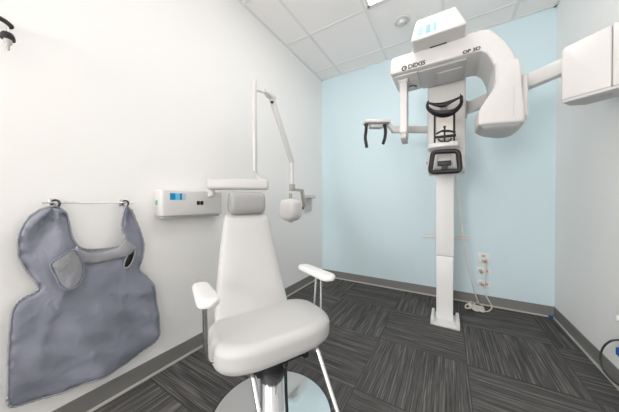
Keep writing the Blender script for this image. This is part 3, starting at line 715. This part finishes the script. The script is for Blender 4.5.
# ================================================================ dental chair
CX, CY, CA = 0.795, -2.015, math.radians(-26)
ch = thing('dental_chair', 'white upholstered dental chair with chrome armrest posts and round base', 'chair', (CX, CY, 0), CA)
def cpart(name, bm, m, parent=ch, **k): return obj(name, bm, m, parent, **k)
cpart('base_plate', lathe(B(), [(0.284, 0), (0.286, 0.006), (0.282, 0.013), (0.25, 0.018), (0.12, 0.028), (0.085, 0.034), (0.06, 0.04)], n=96), M['chrome'])
cpart('base_ring', lathe(B(), [(0.286, 0.0), (0.292, 0.0), (0.292, 0.008), (0.284, 0.010)], n=96), M['dark'])
cpart('pump_column', lathe(B(), [(0.060, 0.03), (0.060, 0.235), (0.05, 0.24)]), M['chrome'])
cpart('column_sleeve', lathe(B(), [(0.055, 0.215), (0.072, 0.225), (0.078, 0.25), (0.078, 0.33), (0.05, 0.335)]), M['dark'])
bm = B(); box(bm, (-0.14, -0.11, 0.322), (0.12, 0.11, 0.347), 0.004)
for s in (-1, 1): box(bm, (-0.17, s*0.11-0.012, 0.322), (0.14, s*0.11+0.012, 0.349), 0.003)
cpart('seat_frame', bm, M['dark'])
bm = B(); tube(bm, [(0.12, 0.012, 0.33), (0.125, 0.012, 0.20), (0.14, 0.01, 0.09), (0.16, 0.01, 0.075)], 0.007, 10); lathe(bm, [(0.005, -0.01), (0.012, 0), (0.012, 0.018), (0.005, 0.02)], (0.12, 0.012, 0.315)); cpart('release_lever', bm, M['dark'])
# seat cushion
def seat():
    rg = []; R = 0.040; z0, z1 = 0.345, 0.466
    prof = []
    for i in range(7): a = math.pi/2*i/6; prof.append((z0+0.045*(1-math.cos(a)), -0.045*(1-math.sin(a))))
    for i in range(9): a = math.pi/2*i/8; prof.append((z1-R*(1-math.sin(a)), -R*(1-math.cos(a))))
    for z, o in prof: rg.append([(x-0.022, y+0.010, z) for x, y in sell(0.187+o, 0.285+o, 3.3, 72)])
    for s in (0.75, 0.5, 0.25, 0.05): rg.append([(x-0.022, y+0.010, z1+0.006*(1-s*s)) for x, y in sell(0.147*s, 0.245*s, 3.3, 72)])
    return loft(B(), rg)
cpart('seat', seat(), M['vinyl'], angle=80)
# backrest: stacked outlines leaning to the rear
def back():
    rg = []; n = 26
    for i in range(n+1):
        t = i/n; z = 0.42+0.545*t
        w = 0.204-0.076*t**1.1; th = 0.045-0.008*t; e = 3.0
        k = 1.0
        if t > 0.90: u = (t-0.90)/0.10; k = math.sqrt(max(0.02, 1-u*u*0.98)); 
        if t < 0.08: u = (0.08-t)/0.08; k = math.sqrt(max(0.05, 1-u*u*0.95))
        x0 = -0.165-0.165*t - 0.02*math.sin(math.pi*t)
        rg.append([(x0+x*k, y*(0.90+0.10*k)-0.026+0.014*t, z) for x, y in sell(th, w, e, 48)])
    return loft(B(), rg)
cpart('backrest', back(), M['vinyl'], angle=80)
bm = B(); bar(bm, (-0.14, 0, 0.34), (-0.36, 0, 0.92), 0.10, 0.012, 0.004, up=(1, 0, 0)); cpart('back_support', bm, M['dark'])
def headrest():
    rg = []; n = 22
    for i in range(n+1):
        y = -1+2*i/n; k = (1-abs(y)**30)**0.5 if abs(y) < 1 else 0.0; k = max(0.86, k)
        rg.append([(-0.330+x*k, y*0.098-0.012, 1.030+z*k) for x, z in sell(0.055, 0.066, 3.0, 32)])
    return loft(B(), rg)
cpart('headrest', headrest(), M['vinyl2'], angle=80)
bm = B()
for s in (-1, 1):
    bm = B(); tube(bm, [(-0.355, s*0.04, 0.90), (-0.35, s*0.04, 1.0)], 0.006, 8)
    cpart('headrest_post', bm, M['chrome'])
# armrests: two posts each
def pad(s):
    rg = []; n = 18
    for i in range(n+1):
        t = i/n; x = (-0.150 if s < 0 else -0.185)+(0.275 if s < 0 else 0.305)*t
        w = 0.034+0.007*math.sin(math.pi*min(1, t*1.1)*0.5); k = 1
        if t < 0.12: k = math.sqrt(1-((0.12-t)/0.12)**2*0.92)
        if t > 0.85: k = math.sqrt(1-((t-0.85)/0.15)**2*0.92)
        rg.append([(x, s*0.284-0.008+y*k*w, (0.651 if s < 0 else 0.643)+0.004*t+z*(0.4+0.6*k)) for y, z in sell(1.0, 0.017, 3.2, 28)])
    return loft(B(), rg)
for s in (-1, 1):
    ar = cpart('armrest', pad(s), M['pad'], angle=80)
    for x in (0.0, 0.045):
        x -= 0.035*(s > 0)
        bm = B(); tube(bm, rounded([Vector((x+0.01, s*0.290-0.008, 0.648)), Vector((x*1.5-0.015, s*0.291, 0.40)), Vector((x*1.5-0.015, s*0.20, 0.398))], 0.03, False), 0.0075, 12)
        cpart('armrest_post', bm, M['satin'], ar)
    bm = B(); tube(bm, rounded([Vector((-0.05, s*0.11, 0.336)), Vector((0.12, s*0.158+0.022, 0.335)), Vector((0.29, s*0.158+0.022, 0.12)), Vector((0.38, s*0.15+0.022, 0.05))], 0.025, False), 0.010, 12)
    cpart('footrest_bar', bm, M['satin'])
bm = B(); box(bm, (0.37, -0.17, 0.035), (0.47, 0.17, 0.055), 0.006); cpart('footrest', bm, M['steel'])
